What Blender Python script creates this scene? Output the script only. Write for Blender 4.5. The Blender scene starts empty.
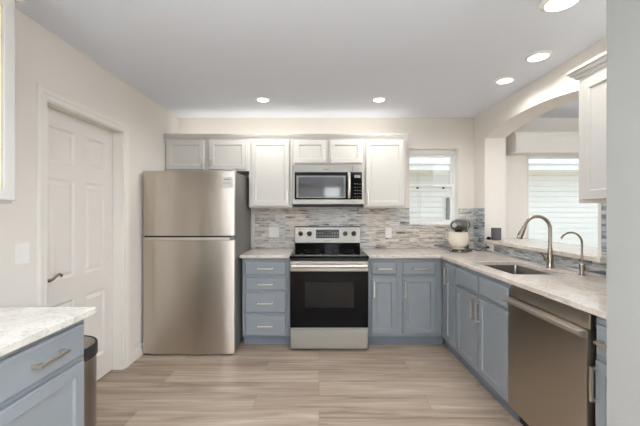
import bpy, bmesh, math, random
from mathutils import Vector, Matrix
random.seed(7)
C = bpy.context.scene
COL = C.collection
PI = math.pi

# ------------------------------------------------------------------ camera
EYE = 1.33
cam = bpy.data.cameras.new('camera')
cam.sensor_width = 36.0
cam.lens = 18.0            # 320 px focal length on a 640 px frame
cam.shift_x = 1.0 / 640
cam.clip_start = 0.05
camo = bpy.data.objects.new('camera', cam)
COL.objects.link(camo)
camo.location = (0, 0, EYE)
camo.rotation_euler = (PI / 2, 0, 0)
C.camera = camo

# ------------------------------------------------------------------ world, sun, daylight
w = bpy.data.worlds.new('sky'); C.world = w; w.use_nodes = True
bg = w.node_tree.nodes['Background']
bg.inputs[0].default_value = (0.90, 0.95, 1.0, 1)
bg.inputs[1].default_value = 1.15

def sun_lamp(name, energy, rot, angle, color=(1, 1, 1)):
    l = bpy.data.lights.new(name, 'SUN'); l.energy = energy; l.angle = angle; l.color = color
    o = bpy.data.objects.new(name, l); COL.objects.link(o); o.rotation_euler = rot; o.location = (0, 0, 9)
    return o
sun_lamp('sun', 0.25, (math.radians(42), 0, math.radians(14)), math.radians(20), (1, .97, .92))

def area_lamp(name, loc, rot, sx, sy, power, color=(1, 1, 1)):
    l = bpy.data.lights.new(name, 'AREA'); l.shape = 'RECTANGLE'; l.size = sx; l.size_y = sy
    l.energy = power; l.color = color
    o = bpy.data.objects.new(name, l); COL.objects.link(o); o.location = loc; o.rotation_euler = rot
    return o
# added area lamps as daylight through the unseen rear and side glazing
area_lamp('daylight_rear', (2.9, -4.35, 1.15), (PI / 2 + .30, 0, 0), 2.6, 2.2, 42, (.97, .985, 1))
area_lamp('daylight_rear_small', (.55, -4.35, 1.5), (PI / 2 + .30, 0, 0), .8, 1.6, 20, (.97, .985, 1))
area_lamp('daylight_east', (5.35, -1.9, 1.2), (PI / 2 + .25, 0, PI / 2), 3.0, 2.0, 45, (.96, .98, 1))
area_lamp('daylight_west', (-2.0, -.75, 1.15), (PI / 2 + .25, 0, -PI / 2), 1.2, 2.0, 22, (.97, .985, 1))

C.view_settings.view_transform = 'Standard'
C.view_settings.look = 'None'
C.view_settings.gamma = 1
C.view_settings.use_curve_mapping = False
C.view_settings.exposure = 0.52
C.cycles.max_bounces = 8
C.cycles.diffuse_bounces = 5
C.cycles.sample_clamp_indirect = 6

# ------------------------------------------------------------------ materials
def lin(c):
    return tuple(((v / 255) / 12.92 if v / 255 <= .04045 else ((v / 255 + .055) / 1.055) ** 2.4) for v in c) + (1,)
MATS = {}
def mat(name, rgb, rough=.5, metal=0, coat=0, bump=0, bscale=200, spec=.5, aniso=0, var=0, vscale=8):
    m = bpy.data.materials.new(name); m.use_nodes = True
    n = m.node_tree.nodes; l = m.node_tree.links; b = n['Principled BSDF']
    b.inputs['Base Color'].default_value = lin(rgb)
    b.inputs['Roughness'].default_value = rough
    b.inputs['Metallic'].default_value = metal
    b.inputs['Coat Weight'].default_value = coat
    b.inputs['Specular IOR Level'].default_value = spec
    b.inputs['Anisotropic'].default_value = aniso
    tc = n.new('ShaderNodeTexCoord')
    if bump:
        t = n.new('ShaderNodeTexNoise'); t.inputs['Scale'].default_value = bscale
        l.new(tc.outputs['Object'], t.inputs['Vector'])
        bp = n.new('ShaderNodeBump'); bp.inputs['Strength'].default_value = bump; bp.inputs['Distance'].default_value = .002
        l.new(t.outputs['Fac'], bp.inputs['Height']); l.new(bp.outputs[0], b.inputs['Normal'])
    if var:
        t = n.new('ShaderNodeTexNoise'); t.inputs['Scale'].default_value = vscale
        l.new(tc.outputs['Object'], t.inputs['Vector'])
        r = n.new('ShaderNodeValToRGB')
        c = lin(rgb)
        r.color_ramp.elements[0].position = .3; r.color_ramp.elements[1].position = .7
        r.color_ramp.elements[0].color = tuple(v * (1 - var) for v in c[:3]) + (1,)
        r.color_ramp.elements[1].color = tuple(min(1, v * (1 + var)) for v in c[:3]) + (1,)
        l.new(t.outputs['Fac'], r.inputs[0]); l.new(r.outputs[0], b.inputs['Base Color'])
    MATS[name] = m
    return m

mat('wall_paint', (231, 225, 217), .85, bump=.25, bscale=120, spec=.2)
mat('wall_stub_grey', (165, 165, 161), .85, bump=.25, bscale=120, spec=.2)  # darker grey, used on the wall stub
mat('ceiling_paint', (230, 235, 243), .95, bump=.6, bscale=55, spec=.1)
mat('trim_white', (232, 227, 219), .45)
mat('door_white', (226, 221, 214), .45)
mat('cab_white', (204, 201, 195), .42, var=.01)
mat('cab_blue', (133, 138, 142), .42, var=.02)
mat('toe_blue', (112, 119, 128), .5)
mat('nickel', (222, 215, 204), .34, 1)
mat('faucet_metal', (176, 166, 154), .25, 1)
mat('dark_bronze', (122, 114, 106), .25, 1)
mat('knob_dark', (44, 40, 37), .3, .3)
mat('mw_border', (112, 112, 114), .2)
mat('black_plastic', (22, 22, 23), .35)
mat('black_glass', (5, 5, 6), .05, spec=.14)
mat('oven_inner', (20, 19, 18), .12, spec=.2)
mat('mw_window', (62, 64, 68), .07, spec=.8, coat=.4)
mat('display', (28, 32, 38), .15)
mat('mark_grey', (150, 152, 155), .5)
mat('mark_dark', (60, 60, 62), .5)
mat('white_plastic', (240, 238, 233), .35)
mat('label_white', (226, 224, 216), .5)
mat('grey_side', (120, 118, 115), .45, .4)
mat('rubber', (26, 26, 27), .7)
mat('sink_steel', (135, 132, 127), .32, 1)
mat('vinyl_white', (244, 244, 242), .35)
mat('cream_bowl', (226, 216, 198), .18, coat=.6, var=.07, vscale=60)
mat('mixer_grey', (92, 94, 92), .16, .7, coat=.5)
mat('fabric_grey', (88, 88, 90), .8, bump=.5, bscale=400)
mat('soffit_cream', (252, 242, 218), .7)
mat('roof_grey', (222, 228, 232), .9, bump=1, bscale=30, var=.2, vscale=14)
mat('concrete', (190, 186, 178), .9, var=.06, vscale=3)
mat('conduit_grey', (120, 122, 124), .6)
mat('warm_wood', (240, 205, 150), .5, var=.1, vscale=6)

def emis(name, rgb, s):
    m = bpy.data.materials.new(name); m.use_nodes = True
    b = m.node_tree.nodes['Principled BSDF']
    b.inputs['Base Color'].default_value = lin(rgb)
    b.inputs['Emission Color'].default_value = lin(rgb); b.inputs['Emission Strength'].default_value = s
    MATS[name] = m
emis('lamp_lens', (255, 250, 240), 4)
emis('fill_strip_lens', (255, 246, 232), .8)
emis('warm_strip', (255, 226, 170), 4)

def glass(name, refl=.06):
    m = bpy.data.materials.new(name); m.use_nodes = True
    n = m.node_tree.nodes; l = m.node_tree.links; n.clear()
    o = n.new('ShaderNodeOutputMaterial'); mx = n.new('ShaderNodeMixShader')
    t = n.new('ShaderNodeBsdfTransparent'); t.inputs[0].default_value = (.96, .98, .98, 1)
    g = n.new('ShaderNodeBsdfGlossy'); g.inputs['Roughness'].default_value = .02
    mx.inputs[0].default_value = refl
    l.new(t.outputs[0], mx.inputs[1]); l.new(g.outputs[0], mx.inputs[2]); l.new(mx.outputs[0], o.inputs[0])
    MATS[name] = m
glass('window_glass')

def steel(name, rgb, rough, axis, streak=.10):
    """brushed stainless: fine grain running along one axis"""
    m = mat(name, rgb, rough, 1)
    n = m.node_tree.nodes; l = m.node_tree.links; b = n['Principled BSDF']
    tc = n.new('ShaderNodeTexCoord'); mp = n.new('ShaderNodeMapping')
    s = [420, 420, 420]; s[axis] = 4
    mp.inputs['Scale'].default_value = s
    t = n.new('ShaderNodeTexNoise'); t.inputs['Scale'].default_value = 1; t.inputs['Detail'].default_value = 3
    l.new(tc.outputs['Object'], mp.inputs[0]); l.new(mp.outputs[0], t.inputs['Vector'])
    r = n.new('ShaderNodeMapRange')
    r.inputs['To Min'].default_value = rough - streak * .5; r.inputs['To Max'].default_value = rough + streak * .8
    l.new(t.outputs['Fac'], r.inputs[0]); l.new(r.outputs[0], b.inputs['Roughness'])
    bp = n.new('ShaderNodeBump'); bp.inputs['Strength'].default_value = .10; bp.inputs['Distance'].default_value = .0006
    l.new(t.outputs['Fac'], bp.inputs['Height']); l.new(bp.outputs[0], b.inputs['Normal'])
    b.inputs['Anisotropic'].default_value = .9
    tg = n.new('ShaderNodeTangent'); tg.direction_type = 'RADIAL'; tg.axis = 'Z'
    l.new(tg.outputs[0], b.inputs['Tangent'])
    b.inputs['Anisotropic Rotation'].default_value = .25
    return m
steel('steel', (204, 196, 185), .30, 0)
steel('steel_range', (150, 145, 138), .30, 0)
steel('steel_dw', (190, 180, 166), .30, 1)
steel('steel_bin', (150, 142, 134), .32, 2)

def ramp(n, stops):
    r = n.new('ShaderNodeValToRGB'); e = r.color_ramp.elements
    while len(e) < len(stops): e.new(.5)
    for k, (p, c) in enumerate(stops):
        e[k].position = p; e[k].color = lin(c)
    return r

def mixc(n, l, fac, a, b, mode='MIX'):
    x = n.new('ShaderNodeMix'); x.data_type = 'RGBA'; x.blend_type = mode
    for sock, v in ((x.inputs[0], fac), (x.inputs[6], a), (x.inputs[7], b)):
        if hasattr(v, 'links'): l.new(v, sock)
        else: sock.default_value = v
    return x.outputs[2]

def stone(name, base, warm, dark, speck, rough=.12):
    m = bpy.data.materials.new(name); m.use_nodes = True; MATS[name] = m
    n = m.node_tree.nodes; l = m.node_tree.links; b = n['Principled BSDF']
    tc = n.new('ShaderNodeTexCoord')
    a = n.new('ShaderNodeTexNoise'); a.inputs['Scale'].default_value = 7; a.inputs['Detail'].default_value = 8; a.inputs['Distortion'].default_value = 1.2
    f = n.new('ShaderNodeTexNoise'); f.inputs['Scale'].default_value = 55; f.inputs['Detail'].default_value = 4
    v = n.new('ShaderNodeTexNoise'); v.inputs['Scale'].default_value = 26; v.inputs['Detail'].default_value = 6; v.inputs['Distortion'].default_value = 2
    for t in (a, f, v): l.new(tc.outputs['Object'], t.inputs['Vector'])
    r1 = ramp(n, [(.38, base), (.62, warm)]); l.new(a.outputs['Fac'], r1.inputs[0])
    r2 = ramp(n, [(.58, (0, 0, 0)), (.70, (210, 210, 210))]); l.new(f.outputs['Fac'], r2.inputs[0])
    r3 = ramp(n, [(.46, (0, 0, 0)), (.495, (150, 150, 150)), (.53, (0, 0, 0))]); l.new(v.outputs['Fac'], r3.inputs[0])
    c = mixc(n, l, r2.outputs[0], r1.outputs[0], lin(speck))
    c = mixc(n, l, r3.outputs[0], c, lin(dark))
    l.new(c, b.inputs['Base Color'])
    b.inputs['Roughness'].default_value = rough
stone('granite', (223, 214, 205), (210, 197, 185), (160, 150, 142), (150, 140, 132))
stone('marble_granite', (226, 222, 213), (206, 202, 192), (150, 149, 142), (166, 165, 157), .2)

def mosaic(name, uaxis, cool=0):
    m = bpy.data.materials.new(name); m.use_nodes = True; MATS[name] = m
    n = m.node_tree.nodes; l = m.node_tree.links; b = n['Principled BSDF']
    tc = n.new('ShaderNodeTexCoord'); sp = n.new('ShaderNodeSeparateXYZ'); cb = n.new('ShaderNodeCombineXYZ')
    l.new(tc.outputs['Object'], sp.inputs[0]); l.new(sp.outputs[uaxis], cb.inputs[0]); l.new(sp.outputs[2], cb.inputs[1])
    br = n.new('ShaderNodeTexBrick')
    br.inputs['Scale'].default_value = 1; br.inputs['Brick Width'].default_value = .17
    br.inputs['Row Height'].default_value = .030; br.inputs['Mortar Size'].default_value = .0011
    br.inputs['Color1'].default_value = (0, 0, 0, 1); br.inputs['Color2'].default_value = (1, 1, 1, 1)
    br.inputs['Mortar'].default_value = (.5, .5, .5, 1); br.offset = .37; br.squash = .7; br.squash_frequency = 3
    l.new(cb.outputs[0], br.inputs['Vector'])
    # streaky stone within the strips, different in every strip
    mp = n.new('ShaderNodeMapping'); mp.inputs['Scale'].default_value = (7, 55, 1)
    l.new(cb.outputs[0], mp.inputs[0])
    off = n.new('ShaderNodeVectorMath'); off.operation = 'MULTIPLY_ADD'; off.inputs[1].default_value = (7, 0, 9)
    l.new(br.outputs['Color'], off.inputs[0]); l.new(mp.outputs[0], off.inputs[2])
    ns = n.new('ShaderNodeTexNoise'); ns.inputs['Scale'].default_value = 1; ns.inputs['Detail'].default_value = 5; ns.inputs['Distortion'].default_value = .5
    l.new(off.outputs[0], ns.inputs['Vector'])
    ad = n.new('ShaderNodeMath'); ad.operation = 'MULTIPLY_ADD'; ad.inputs[1].default_value = .20; 
    l.new(br.outputs['Color'], ad.inputs[0]); l.new(ns.outputs['Fac'], ad.inputs[2])
    stops = [(.40, (112, 109, 106)), (.48, (170, 165, 159)), (.57, (206, 200, 192)), (.68, (226, 220, 212)), (.82, (240, 235, 228))]
    if cool: stops = [(.42, (92, 100, 110)), (.50, (134, 142, 150)), (.60, (176, 182, 186)), (.72, (208, 210, 210)), (.84, (230, 230, 226))]
    r = ramp(n, stops)
    l.new(ad.outputs[0], r.inputs[0])
    big = n.new('ShaderNodeTexNoise'); big.inputs['Scale'].default_value = 2.4
    l.new(tc.outputs['Object'], big.inputs['Vector'])
    rb = ramp(n, [(.4, (236, 241, 246)), (.6, (250, 246, 240))]); l.new(big.outputs['Fac'], rb.inputs[0])
    c = mixc(n, l, 1.0, r.outputs[0], rb.outputs[0], 'MULTIPLY')
    c = mixc(n, l, br.outputs['Fac'], c, lin((196, 192, 186)))
    l.new(c, b.inputs['Base Color'])
    b.inputs['Roughness'].default_value = .22
    bp = n.new('ShaderNodeBump'); bp.inputs['Strength'].default_value = .4; bp.inputs['Distance'].default_value = .002; bp.invert = True
    l.new(br.outputs['Fac'], bp.inputs['Height']); l.new(bp.outputs[0], b.inputs['Normal'])
mosaic('mosaic_x', 0); mosaic('mosaic_y', 1, 1)

def planks():
    m = bpy.data.materials.new('planks'); m.use_nodes = True; MATS['planks'] = m
    n = m.node_tree.nodes; l = m.node_tree.links; b = n['Principled BSDF']
    tc = n.new('ShaderNodeTexCoord')
    br = n.new('ShaderNodeTexBrick')
    br.inputs['Scale'].default_value = 1; br.inputs['Brick Width'].default_value = 1.22
    br.inputs['Row Height'].default_value = .18; br.inputs['Mortar Size'].default_value = .0012
    br.inputs['Color1'].default_value = (0, 0, 0, 1); br.inputs['Color2'].default_value = (1, 1, 1, 1)
    br.inputs['Mortar'].default_value = (.4, .4, .4, 1); br.offset = .37; br.offset_frequency = 3
    l.new(tc.outputs['Object'], br.inputs['Vector'])
    mp = n.new('ShaderNodeMapping'); mp.inputs['Scale'].default_value = (1.3, 24, 1)
    l.new(tc.outputs['Object'], mp.inputs[0])
    off = n.new('ShaderNodeVectorMath'); off.operation = 'MULTIPLY_ADD'; off.inputs[1].default_value = (5, 0, 11)
    l.new(br.outputs['Color'], off.inputs[0]); l.new(mp.outputs[0], off.inputs[2])
    ns = n.new('ShaderNodeTexNoise'); ns.inputs['Scale'].default_value = 1; ns.inputs['Detail'].default_value = 7; ns.inputs['Distortion'].default_value = .8
    ns.inputs['Roughness'].default_value = .62
    l.new(off.outputs[0], ns.inputs['Vector'])
    r = ramp(n, [(.28, (122, 104, 89)), (.42, (152, 134, 117)), (.57, (170, 153, 136)), (.74, (188, 173, 157))])
    ad = n.new('ShaderNodeMath'); ad.operation = 'MULTIPLY_ADD'; ad.inputs[1].default_value = .15
    l.new(br.outputs['Color'], ad.inputs[0]); l.new(ns.outputs['Fac'], ad.inputs[2])
    sb = n.new('ShaderNodeMath'); sb.operation = 'SUBTRACT'; sb.inputs[1].default_value = .08
    l.new(ad.outputs[0], sb.inputs[0]); l.new(sb.outputs[0], r.inputs[0])
    c = mixc(n, l, br.outputs['Fac'], r.outputs[0], lin((120, 104, 92)))
    l.new(c, b.inputs['Base Color'])
    b.inputs['Roughness'].default_value = .42
    bp = n.new('ShaderNodeBump'); bp.inputs['Strength'].default_value = .2; bp.inputs['Distance'].default_value = .001
    l.new(ns.outputs['Fac'], bp.inputs['Height']); l.new(bp.outputs[0], b.inputs['Normal'])
planks()

def siding():
    m = mat('siding', (240, 239, 235), .6)
siding()

# ------------------------------------------------------------------ mesh helpers
ID = lambda u, v, q: (u, v, q)
def face_back(F):   # surface facing the camera: u = x, v = z, w out of the wall
    return lambda u, v, q: (u, F - q, v)
def face_right(F):  # surface on the right run, facing left: u = y
    return lambda u, v, q: (F - q, u, v)
def face_left(F):   # surface on the left side, facing right: u = y
    return lambda u, v, q: (F + q, u, v)

class MB:
    def __init__(s): s.v = []; s.f = []
    def add(s, vs, fs):
        o = len(s.v); s.v += [tuple(p) for p in vs]; s.f += [tuple(i + o for i in f) for f in fs]; return s
    def box(s, a, b, mp=ID):
        x0, x1 = sorted((a[0], b[0])); y0, y1 = sorted((a[1], b[1])); z0, z1 = sorted((a[2], b[2]))
        vs = [mp(x, y, z) for z in (z0, z1) for y in (y0, y1) for x in (x0, x1)]
        return s.add(vs, [(0, 2, 3, 1), (4, 5, 7, 6), (0, 1, 5, 4), (2, 6, 7, 3), (0, 4, 6, 2), (1, 3, 7, 5)])
    def rings(s, u0, u1, v0, v1, prof, mp):
        """nested rectangles (inset, out); first ring is the back, last one is filled"""
        vs = []
        for ins, q in prof:
            vs += [mp(u0 + ins, v0 + ins, q), mp(u1 - ins, v0 + ins, q), mp(u1 - ins, v1 - ins, q), mp(u0 + ins, v1 - ins, q)]
        n = len(prof); fs = [(3, 2, 1, 0)]
        for k in range(n - 1):
            for j in range(4):
                fs.append((4 * k + j, 4 * k + (j + 1) % 4, 4 * k + 4 + (j + 1) % 4, 4 * k + 4 + j))
        b = 4 * (n - 1); fs.append((b, b + 1, b + 2, b + 3))
        return s.add(vs, fs)
    def prism(s, poly, a, b, mp=ID):
        """polygon in (u, v) pulled from q=a to q=b"""
        n = len(poly)
        vs = [mp(p[0], p[1], a) for p in poly] + [mp(p[0], p[1], b) for p in poly]
        fs = [tuple(range(n))[::-1], tuple(range(n, 2 * n))] + [(i, (i + 1) % n, n + (i + 1) % n, n + i) for i in range(n)]
        return s.add(vs, fs)
    def cells(s, us, vs_, inside, a, b, mp=ID):
        """slab of grid cells with holes, shared vertices"""
        idx = {}; V = []; F = []
        def vid(i, j, k):
            if (i, j, k) not in idx:
                idx[(i, j, k)] = len(V); V.append(mp(us[i], vs_[j], (a, b)[k]))
            return idx[(i, j, k)]
        on = lambda i, j: 0 <= i < len(us) - 1 and 0 <= j < len(vs_) - 1 and inside((us[i] + us[i + 1]) / 2, (vs_[j] + vs_[j + 1]) / 2)
        for i in range(len(us) - 1):
            for j in range(len(vs_) - 1):
                if not on(i, j): continue
                F.append((vid(i, j, 0), vid(i, j + 1, 0), vid(i + 1, j + 1, 0), vid(i + 1, j, 0)))
                F.append((vid(i, j, 1), vid(i + 1, j, 1), vid(i + 1, j + 1, 1), vid(i, j + 1, 1)))
                if not on(i - 1, j): F.append((vid(i, j, 0), vid(i, j, 1), vid(i, j + 1, 1), vid(i, j + 1, 0)))
                if not on(i + 1, j): F.append((vid(i + 1, j, 0), vid(i + 1, j + 1, 0), vid(i + 1, j + 1, 1), vid(i + 1, j, 1)))
                if not on(i, j - 1): F.append((vid(i, j, 0), vid(i + 1, j, 0), vid(i + 1, j, 1), vid(i, j, 1)))
                if not on(i, j + 1): F.append((vid(i, j + 1, 0), vid(i, j + 1, 1), vid(i + 1, j + 1, 1), vid(i + 1, j + 1, 0)))
        return s.add(V, F)
    def lathe(s, prof, o=(0, 0, 0), axis='z', seg=32, sx=1, sy=1, cap=True):
        V = []; F = []; n = len(prof)
        for k in range(seg):
            t = 2 * PI * k / seg
            for r, h in prof:
                a, b = r * math.cos(t) * sx, r * math.sin(t) * sy
                p = {'z': (a, b, h), 'x': (h, a, b), 'y': (a, h, b)}[axis]
                V.append((p[0] + o[0], p[1] + o[1], p[2] + o[2]))
        for k in range(seg):
            k2 = (k + 1) % seg
            for j in range(n - 1):
                F.append((k * n + j, k2 * n + j, k2 * n + j + 1, k * n + j + 1))
        if cap:
            F.append(tuple(k * n for k in range(seg))[::-1]); F.append(tuple(k * n + n - 1 for k in range(seg)))
        else:
            for k in range(seg): F.append((k * n + n - 1, (k + 1) % seg * n + n - 1, (k + 1) % seg * n, k * n))
        return s.add(V, F)
    def tube(s, pts, rad, seg=14):
        pts = [Vector(p) for p in pts]; n = len(pts)
        if not hasattr(rad, '__len__'): rad = [rad] * n
        up = None; V = []; F = []
        for i, p in enumerate(pts):
            d = (pts[min(i + 1, n - 1)] - pts[max(i - 1, 0)]).normalized()
            if up is None:
                up = Vector((0, 1, 0)) if abs(d.y) < .9 else Vector((1, 0, 0))
            a = d.cross(up).normalized(); up = a.cross(d).normalized()
            for k in range(seg):
                t = 2 * PI * k / seg
                V.append(tuple(p + (a * math.cos(t) + up * math.sin(t)) * rad[i]))
        for i in range(n - 1):
            for k in range(seg):
                F.append((i * seg + k, i * seg + (k + 1) % seg, (i + 1) * seg + (k + 1) % seg, (i + 1) * seg + k))
        F.append(tuple(range(seg))[::-1]); F.append(tuple(range((n - 1) * seg, n * seg)))
        return s.add(V, F)

def root_loc(o):
    while o.parent: o = o.parent
    return o.location
def obj(name, mb, m, parent=None, bevel=0, smooth=False, seg=2, origin=None):
    me = bpy.data.meshes.new(name)
    L = Vector((0, 0, 0))
    if parent: L = root_loc(parent)
    elif origin: L = Vector(origin)
    me.from_pydata([tuple(Vector(p) - L) for p in mb.v], [], mb.f)
    bm = bmesh.new(); bm.from_mesh(me); bmesh.ops.recalc_face_normals(bm, faces=bm.faces); bm.to_mesh(me); bm.free()
    me.materials.append(MATS[m] if isinstance(m, str) else m)
    if smooth:
        me.shade_smooth(); me.set_sharp_from_angle(angle=math.radians(42))
    o = bpy.data.objects.new(name, me); COL.objects.link(o)
    if parent: o.parent = parent
    elif origin: o.location = origin
    if bevel:
        b = o.modifiers.new('bevel', 'BEVEL'); b.width = bevel; b.segments = seg; b.limit_method = 'ANGLE'; b.angle_limit = math.radians(40)
        b.harden_normals = False
    return o
def tag(o, label, cat, group=None):
    o['label'] = label; o['category'] = cat
    if group: o['group'] = group
    return o
def thing(name, label, cat, loc, group=None):
    o = bpy.data.objects.new(name, None); COL.objects.link(o); o.location = loc; o.empty_display_size = .1
    return tag(o, label, cat, group)
def struct(name, mb, m, bevel=0, smooth=False):
    o = obj(name, mb, m, None, bevel, smooth); o['kind'] = 'structure'; return o

# ------------------------------------------------------------------ the room
XL, XR, XR2, YB, ZC = -1.67, 1.84, 2.07, 3.80, 2.458
YF, XE = -4.0, 5.0
struct('floor', MB().box((XL - .3, YF - .2, -.08), (XE + .2, YB + .25, 0)), 'planks')
struct('ceiling', MB().box((XL - .3, YF - .2, ZC), (XE + .2, YB + .25, ZC + .1)), 'ceiling_paint')
W1 = (1.073, 1.658, 1.193, 2.096)      # kitchen window opening
W2 = (2.48, 4.45, .02, 2.05)           # patio door opening in the next room
def in_rect(u, v, R): return R[0] < u < R[1] and R[2] < v < R[3]
struct('wall_back', MB().cells([XL - .2, W1[0], W1[1], W2[0], W2[1], XE + .2], [0, .02, W1[2], W2[3], W1[3], ZC],
       lambda u, v: not in_rect(u, v, W1) and not in_rect(u, v, W2), 0, .2, lambda u, v, q: (u, YB + q, v)), 'wall_paint')
D1 = (1.957, 2.72, 0, 2.02)
L1 = (-1.35, -.15, .1, 2.15)           # unseen glazing added in the left wall behind the camera
struct('wall_left', MB().cells([YF - .2, L1[0], L1[1], D1[0], D1[1], YB], [0, .1, D1[3], L1[3], ZC],
       lambda u, v: not in_rect(u, v, D1) and not in_rect(u, v, L1), 0, .2, lambda u, v, q: (XL - q, u, v)), 'wall_paint')
# right wall with the arched pass-through
YA0, YA1, ZSP, RISE = 2.10, 3.55, 2.164, .085
mb = MB(); mr = lambda u, v, q: (XR + q, u, v)
T = XR2 - XR
mb.prism([(.95, 0), (YA0, 0), (YA0, ZC), (.95, ZC)], 0, T, mr)
mb.prism([(YA1, 0), (YB, 0), (YB, ZC), (YA1, ZC)], 0, T, mr)
mb.prism([(YA0, 0), (YA1, 0), (YA1, 1.012), (YA0, 1.012)], 0, T, mr)
N = 28; yc = (YA0 + YA1) / 2; hw = (YA1 - YA0) / 2; R = (hw * hw + RISE * RISE) / (2 * RISE)
arc = []
for k in range(N + 1):
    y = YA0 + (YA1 - YA0) * k / N
    arc.append((y, ZSP + math.sqrt(R * R - (y - yc) ** 2) - (R - RISE)))
for k in range(N):
    (a, za), (b, zb) = arc[k], arc[k + 1]
    mb.prism([(a, za), (b, zb), (b, ZC), (a, ZC)], 0, T, mr)
struct('wall_right', mb, 'wall_paint')
struct('wall_stub', MB().box((1.12, .95, 0), (XR, 1.249, ZC)), 'wall_stub_grey', .004)
R1 = (1.7, 4.1, .02, 2.2); R2 = (.15, .75, .6, 2.3)
struct('wall_front', MB().cells([XL - .2, R2[0], R2[1], R1[0], R1[1], XE + .2], [0, .02, R2[2], R2[3], R1[3], ZC],
       lambda u, v: not in_rect(u, v, R1) and not in_rect(u, v, R2), -.2, 0, lambda u, v, q: (u, YF + q, v)), 'wall_paint')
E1 = (-3.5, -.3, .3, 2.2)
struct('wall_east', MB().cells([YF, E1[0], E1[1], YB], [0, E1[2], E1[3], ZC],
       lambda u, v: not in_rect(u, v, E1), 0, .2, lambda u, v, q: (XE + q, u, v)), 'wall_paint')

def window(name, R, mp, w0, rail=None, mull=(), fw=.045):
    """frame, panes and optional meeting rail standing in an opening; q measured outward"""
    r = bpy.data.objects.new(name, None); COL.objects.link(r); r['kind'] = 'structure'
    r.location = mp((R[0] + R[1]) / 2, R[2], w0)
    f = MB().cells([R[0], R[0] + fw, R[1] - fw, R[1]], [R[2], R[2] + fw, R[3] - fw, R[3]],
        lambda u, v: not (R[0] + fw < u < R[1] - fw and R[2] + fw < v < R[3] - fw), w0, w0 + .05, mp)
    obj('window_frame', f, 'vinyl_white', r, .003)
    for u in mull:
        obj('mullion', MB().box((u - .03, R[2] + fw, w0 + .005), (u + .03, R[3] - fw, w0 + .045), mp), 'vinyl_white', r, .002)
    obj('pane', MB().box((R[0] + fw, R[2] + fw, w0 + .022), (R[1] - fw, R[3] - fw, w0 + .026), mp), 'window_glass', r)
    return r
mpB = lambda u, v, q: (u, YB + q, v)
# window_1: single hung over the counter
R = W1
w1 = bpy.data.objects.new('window_1', None); COL.objects.link(w1); w1['kind'] = 'structure'; w1.location = (1.366, YB + .1, W1[2])
fr = MB().cells([R[0], R[0] + .012, R[1] - .008, R[1]], [R[2], R[2] + .02, R[3] - .052, R[3]],
    lambda u, v: not (R[0] + .012 < u < R[1] - .008 and R[2] + .02 < v < R[3] - .052), .10, .17, mpB)
obj('window_frame', fr, 'vinyl_white', w1, .003)
ZM = 1.33 + 27 / 81.6
def sash(z0, z1, q0, q1, name):
    a, b = R[0] + .012, R[1] - .008; t = .026
    s = obj(name, MB().cells([a, a + t, b - t - .004, b], [z0, z0 + t + .008, z1 - t, z1],
        lambda u, v: not (a + t < u < b - t - .004 and z0 + t + .008 < v < z1 - t), q0, q1, mpB), 'vinyl_white', w1, .002)
    obj('pane', MB().box((a + t, z0 + t, (q0 + q1) / 2 - .002), (b - t - .004, z1 - t, (q0 + q1) / 2 + .002), mpB), 'window_glass', s)
    return s
sash(R[2] + .02, ZM + .015, .105, .135, 'lower_sash')
sash(ZM - .015, R[3] - .052, .138, .165, 'upper_sash')
for x in (1.366 - .165, 1.366 + .15):
    obj('latch', MB().box((x - .014, ZM - .035, .09), (x + .014, ZM - .016, .106), mpB), 'black_plastic', w1, .003)
# patio door in the next room, and the living-room glazing behind the camera
window('window_2', W2, mpB, .08, mull=(3.48,), fw=.055)
window('window_3', R1, lambda u, v, q: (u, YF - q, v), .08, mull=(2.9,), fw=.06)  # unseen, added to let daylight in from the rear
window('window_4', R2, lambda u, v, q: (u, YF - q, v), .08, fw=.05)
window('window_6', L1, lambda u, v, q: (XL - q, u, v), .08, fw=.05)  # unseen, added for daylight and bright bands on the refrigerator
window('window_5', E1, lambda u, v, q: (XE + q, u, v), .08, mull=(-2.43, -1.37), fw=.05)  # unseen, added as a daylight opening at the side
m = MB()
m.cells([W2[0] - .002, W2[0] + .0, W2[1], W2[1] + .06], [0, W2[3], W2[3] + .02], lambda u, v: True and not in_rect(u, v, (W2[0], W2[1], -1, W2[3])), -.012, 0, mpB)
struct('trim_2', m, 'trim_white')

# door_1 : six panel door in the left wall
dr = bpy.data.objects.new('door_1', None); COL.objects.link(dr); dr['kind'] = 'structure'; dr.location = (XL, 2.34, 0)
XD = XL - .078
mL = face_left(XD)
m = MB(); y0, y1, z1 = D1[0] + .006, D1[1] - .006, D1[3] - .006
st = .105; cx = (y0 + y1) / 2; ms = .05
zs = [(.20, .72), (.88, 1.56), (1.66, 1.90)]
us = [y0, y0 + st, cx - ms, cx + ms, y1 - st, y1]
vz = [.008] + [v for p in zs for v in p] + [z1]
holes = [(a, b, c, d) for (c, d) in zs for (a, b) in ((us[1], us[2]), (us[3], us[4]))]
m.cells(us, vz, lambda u, v: not any(in_rect(u, v, h) for h in holes), -.035, 0, mL)
for h in holes:
    m.rings(h[0], h[1], h[2], h[3], [(0, -.03), (0, 0), (.012, -.010), (.022, -.010), (.045, -.002), (.05, -.002)], mL)
slab = obj('door_slab', m, 'door_white', dr, 0)
# lever with curled end
yl, zl = 1.998, .912
m = MB().lathe([(0, 0), (.027, 0), (.027, .008), (.018, .014), (.009, .016), (.009, .05), (0, .052)], (XD, yl, zl), 'x', 24)
pts = [(XD + .045, yl - .012, zl - .004), (XD + .047, yl + .02, zl - .010), (XD + .048, yl + .05, zl - .004), (XD + .048, yl + .075, zl + .010),
       (XD + .048, yl + .10, zl + .018), (XD + .048, yl + .12, zl + .008), (XD + .048, yl + .112, zl - .004)]
m.tube(pts, [.008, .011, .009, .008, .008, .007, .006], 10)
obj('door_handle', m, 'dark_bronze', dr, 0, True)
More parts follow.
